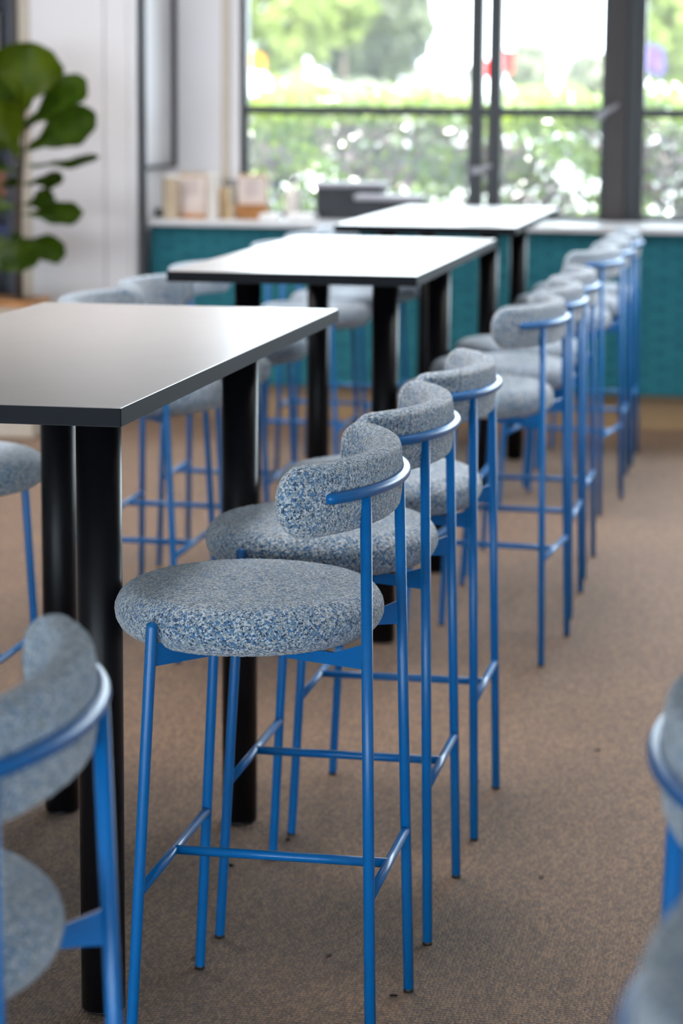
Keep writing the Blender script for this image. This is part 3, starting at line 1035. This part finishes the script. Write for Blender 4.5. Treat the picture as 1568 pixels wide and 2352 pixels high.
tree('shrub', 'low yellow-green shrub bank outside under the pale tree', 'shrub', 690, 250, 165, 470, 46, M['treelime'], 3600, 0.11, GS, -0.3, 21, False)
tree('shrub', 'low pale shrub mound in front of the dark tree', 'shrub', 830, 200, 178, 480, 42, M['treepale'], 2800, 0.10, GS, -0.3, 22, False)
tree('shrub', 'wide pale shrub mound outside below the flags and small trees', 'shrub', 1255, 300, 190, 420, 66, M['treelime'], 4200, 0.13, GS, -0.3, 24, False)

def flag(px, ytop, wpx, hpx, Y, m, lb, ypole=330):
    a = at(px, ytop, Y)
    t = thing('flag', lb, 'flag', (a.x, Y, GZ), 0, 'flags on poles outside')
    s = Y / F
    bm = bmesh.new()
    tube(bm, [(0, 0, 0), (0, 0, a.z - GZ + 0.1)], 0.035, 10)
    link('pole', bm, M['whitemetal'], t)
    bm = bmesh.new()
    g = []
    for i in range(13):
        u = i / 12
        row = []
        for j in range(5):
            v = j / 4
            row.append(bm.verts.new((0.036 + u * wpx * s * 0.95, 0.07 * math.sin(u * 7) * u, a.z - GZ - v * hpx * s - 0.25 * hpx * s * u)))
        g.append(row)
    for i in range(12):
        for j in range(4):
            bm.faces.new((g[i][j], g[i][j + 1], g[i + 1][j + 1], g[i + 1][j]))
    bmesh.ops.solidify(bm, geom=bm.faces[:], thickness=0.004)
    link('cloth', bm, m, t)
flag(1088, 128, 44, 44, 62, M['red'], 'red flag on a pole, between the two thin mullions')
flag(1132, 104, 44, 50, 60, M['red'], 'red flag on a pole, just right of the thin mullions')
flag(1478, 98, 44, 60, 58, M['purple'], 'purple flag on a pole outside the right-hand window')
flag(570, 118, 36, 40, 55, M['yellow'], 'yellow flag on a pole at the left window edge')

# low grey building far behind
a, b = at(925, 150, 95), at(1062, 150, 95)
t = thing('garden_building', 'low grey building outside, beneath the edge of the dark tree', 'building', ((a.x + b.x) / 2, 95, GZ))
w = (b.x - a.x) / 2
h = a.z - GZ
boxes('wall', M['render'], t, [((-w, 0, 0), (w, 4, h - 0.2))])
boxes('roof', M['paving'], t, [((-w - 0.2, -0.3, h - 0.199), (w + 0.2, 4.3, h))])
boxes('window', M['frame'], t, [((-w * 0.6, -0.03, h * 0.45), (w * 0.1, -0.001, h * 0.75))])

def car(px, Y, lb):
    a = at(px, 300, Y)
    t = thing('parked_car', lb, 'car', (a.x, Y, GZ), 0, 'white cars parked behind the hedge')
    prof = [(-2.1, 0.35), (-2.15, 0.75), (-1.9, 0.95), (-1.2, 1.02), (-0.6, 1.42), (0.7, 1.45), (1.35, 1.05), (2.0, 0.95), (2.15, 0.7), (2.1, 0.35)]
    bm = bmesh.new()
    va = [bm.verts.new((x, -0.85, z)) for x, z in prof]
    vb = [bm.verts.new((x, 0.85, z)) for x, z in prof]
    bm.faces.new(va)
    bm.faces.new(vb[::-1])
    for i in range(len(prof)):
        j = (i + 1) % len(prof)
        bm.faces.new((va[j], va[i], vb[i], vb[j]))
    bmesh.ops.recalc_face_normals(bm, faces=bm.faces)
    link('body', bm, M['carpaint'], t, False)
    boxes('window', M['frame'], t, [((-0.75, -0.86, 1.03), (0.95, -0.852, 1.36))])
    for x in (-1.3, 1.35):
        for y in (-0.78, 0.78):
            bm = bmesh.new()
            tube(bm, [(x, y - 0.1, 0.33), (x, y + 0.1, 0.33)], 0.33, 20, 'flat')
            link('wheel', bm, M['black_plastic'], t)
car(1000, 22, 'white car parked behind the hedge, seen through leaf gaps left of the mullions')
car(1330, 24, 'white car parked behind the hedge near the dark window post')
car(1640, 40, 'white car at the right frame edge below the purple flag')

# ------------------------------------------------------------------ light
w = bpy.data.worlds.new('sky')
S.world = w
w.use_nodes = True
nt = w.node_tree
bg = nt.nodes['Background']
bg.inputs['Color'].default_value = (0.80, 0.90, 1.0, 1)
bg.inputs['Strength'].default_value = 4.6
for lx, ly, en, spr in ((-1.2, 4.9, 8, 85), (-1.0, 6.8, 8, 115), (-1.3, 8.4, 8, 115), (-1.3, 9.9, 8, 115), (1.6, 6.8, 14, 115),
                        (1.6, 8.4, 14, 115), (1.6, 9.9, 14, 115), (-3.6, 7.0, 22, 150), (-3.6, 8.8, 22, 150), (-2.6, 10.5, 8, 150)):
    ld = bpy.data.lights.new('added_fill_light', 'AREA')  # fill lamps added under the ceiling for brightness, no real fittings known
    ld.shape = 'RECTANGLE'
    ld.size, ld.size_y = 0.6, 1.2
    ld.energy = en
    ld.spread = math.radians(spr)
    ld.color = (1.0, 0.96, 0.93)
    lo = bpy.data.objects.new('added_fill_light', ld)
    COL.objects.link(lo)
    lo.location = (lx, ly, 3.44)
sd = bpy.data.lights.new('sun', 'SUN')
sd.energy = 8.5
sd.angle = math.radians(0.6)
sd.color = (1.0, 0.95, 0.86)
so = bpy.data.objects.new('sun', sd)
COL.objects.link(so)
el, az = math.radians(54), math.radians(125)
dirv = Vector((math.sin(az) * math.cos(el), math.cos(az) * math.cos(el), math.sin(el)))
so.rotation_euler = dirv.to_track_quat('Z', 'Y').to_euler()

# ------------------------------------------------------------------ view
S.view_settings.view_transform = 'Standard'
S.view_settings.look = 'None'
S.view_settings.gamma = 1.0
S.view_settings.exposure = 1.4
S.view_settings.use_curve_mapping = False
S.cycles.use_denoising = True
S.cycles.max_bounces = 10
S.cycles.diffuse_bounces = 6
S.cycles.transparent_max_bounces = 16
S.cycles.sample_clamp_indirect = 8.0
S.cycles.caustics_reflective = False
S.cycles.caustics_refractive = False
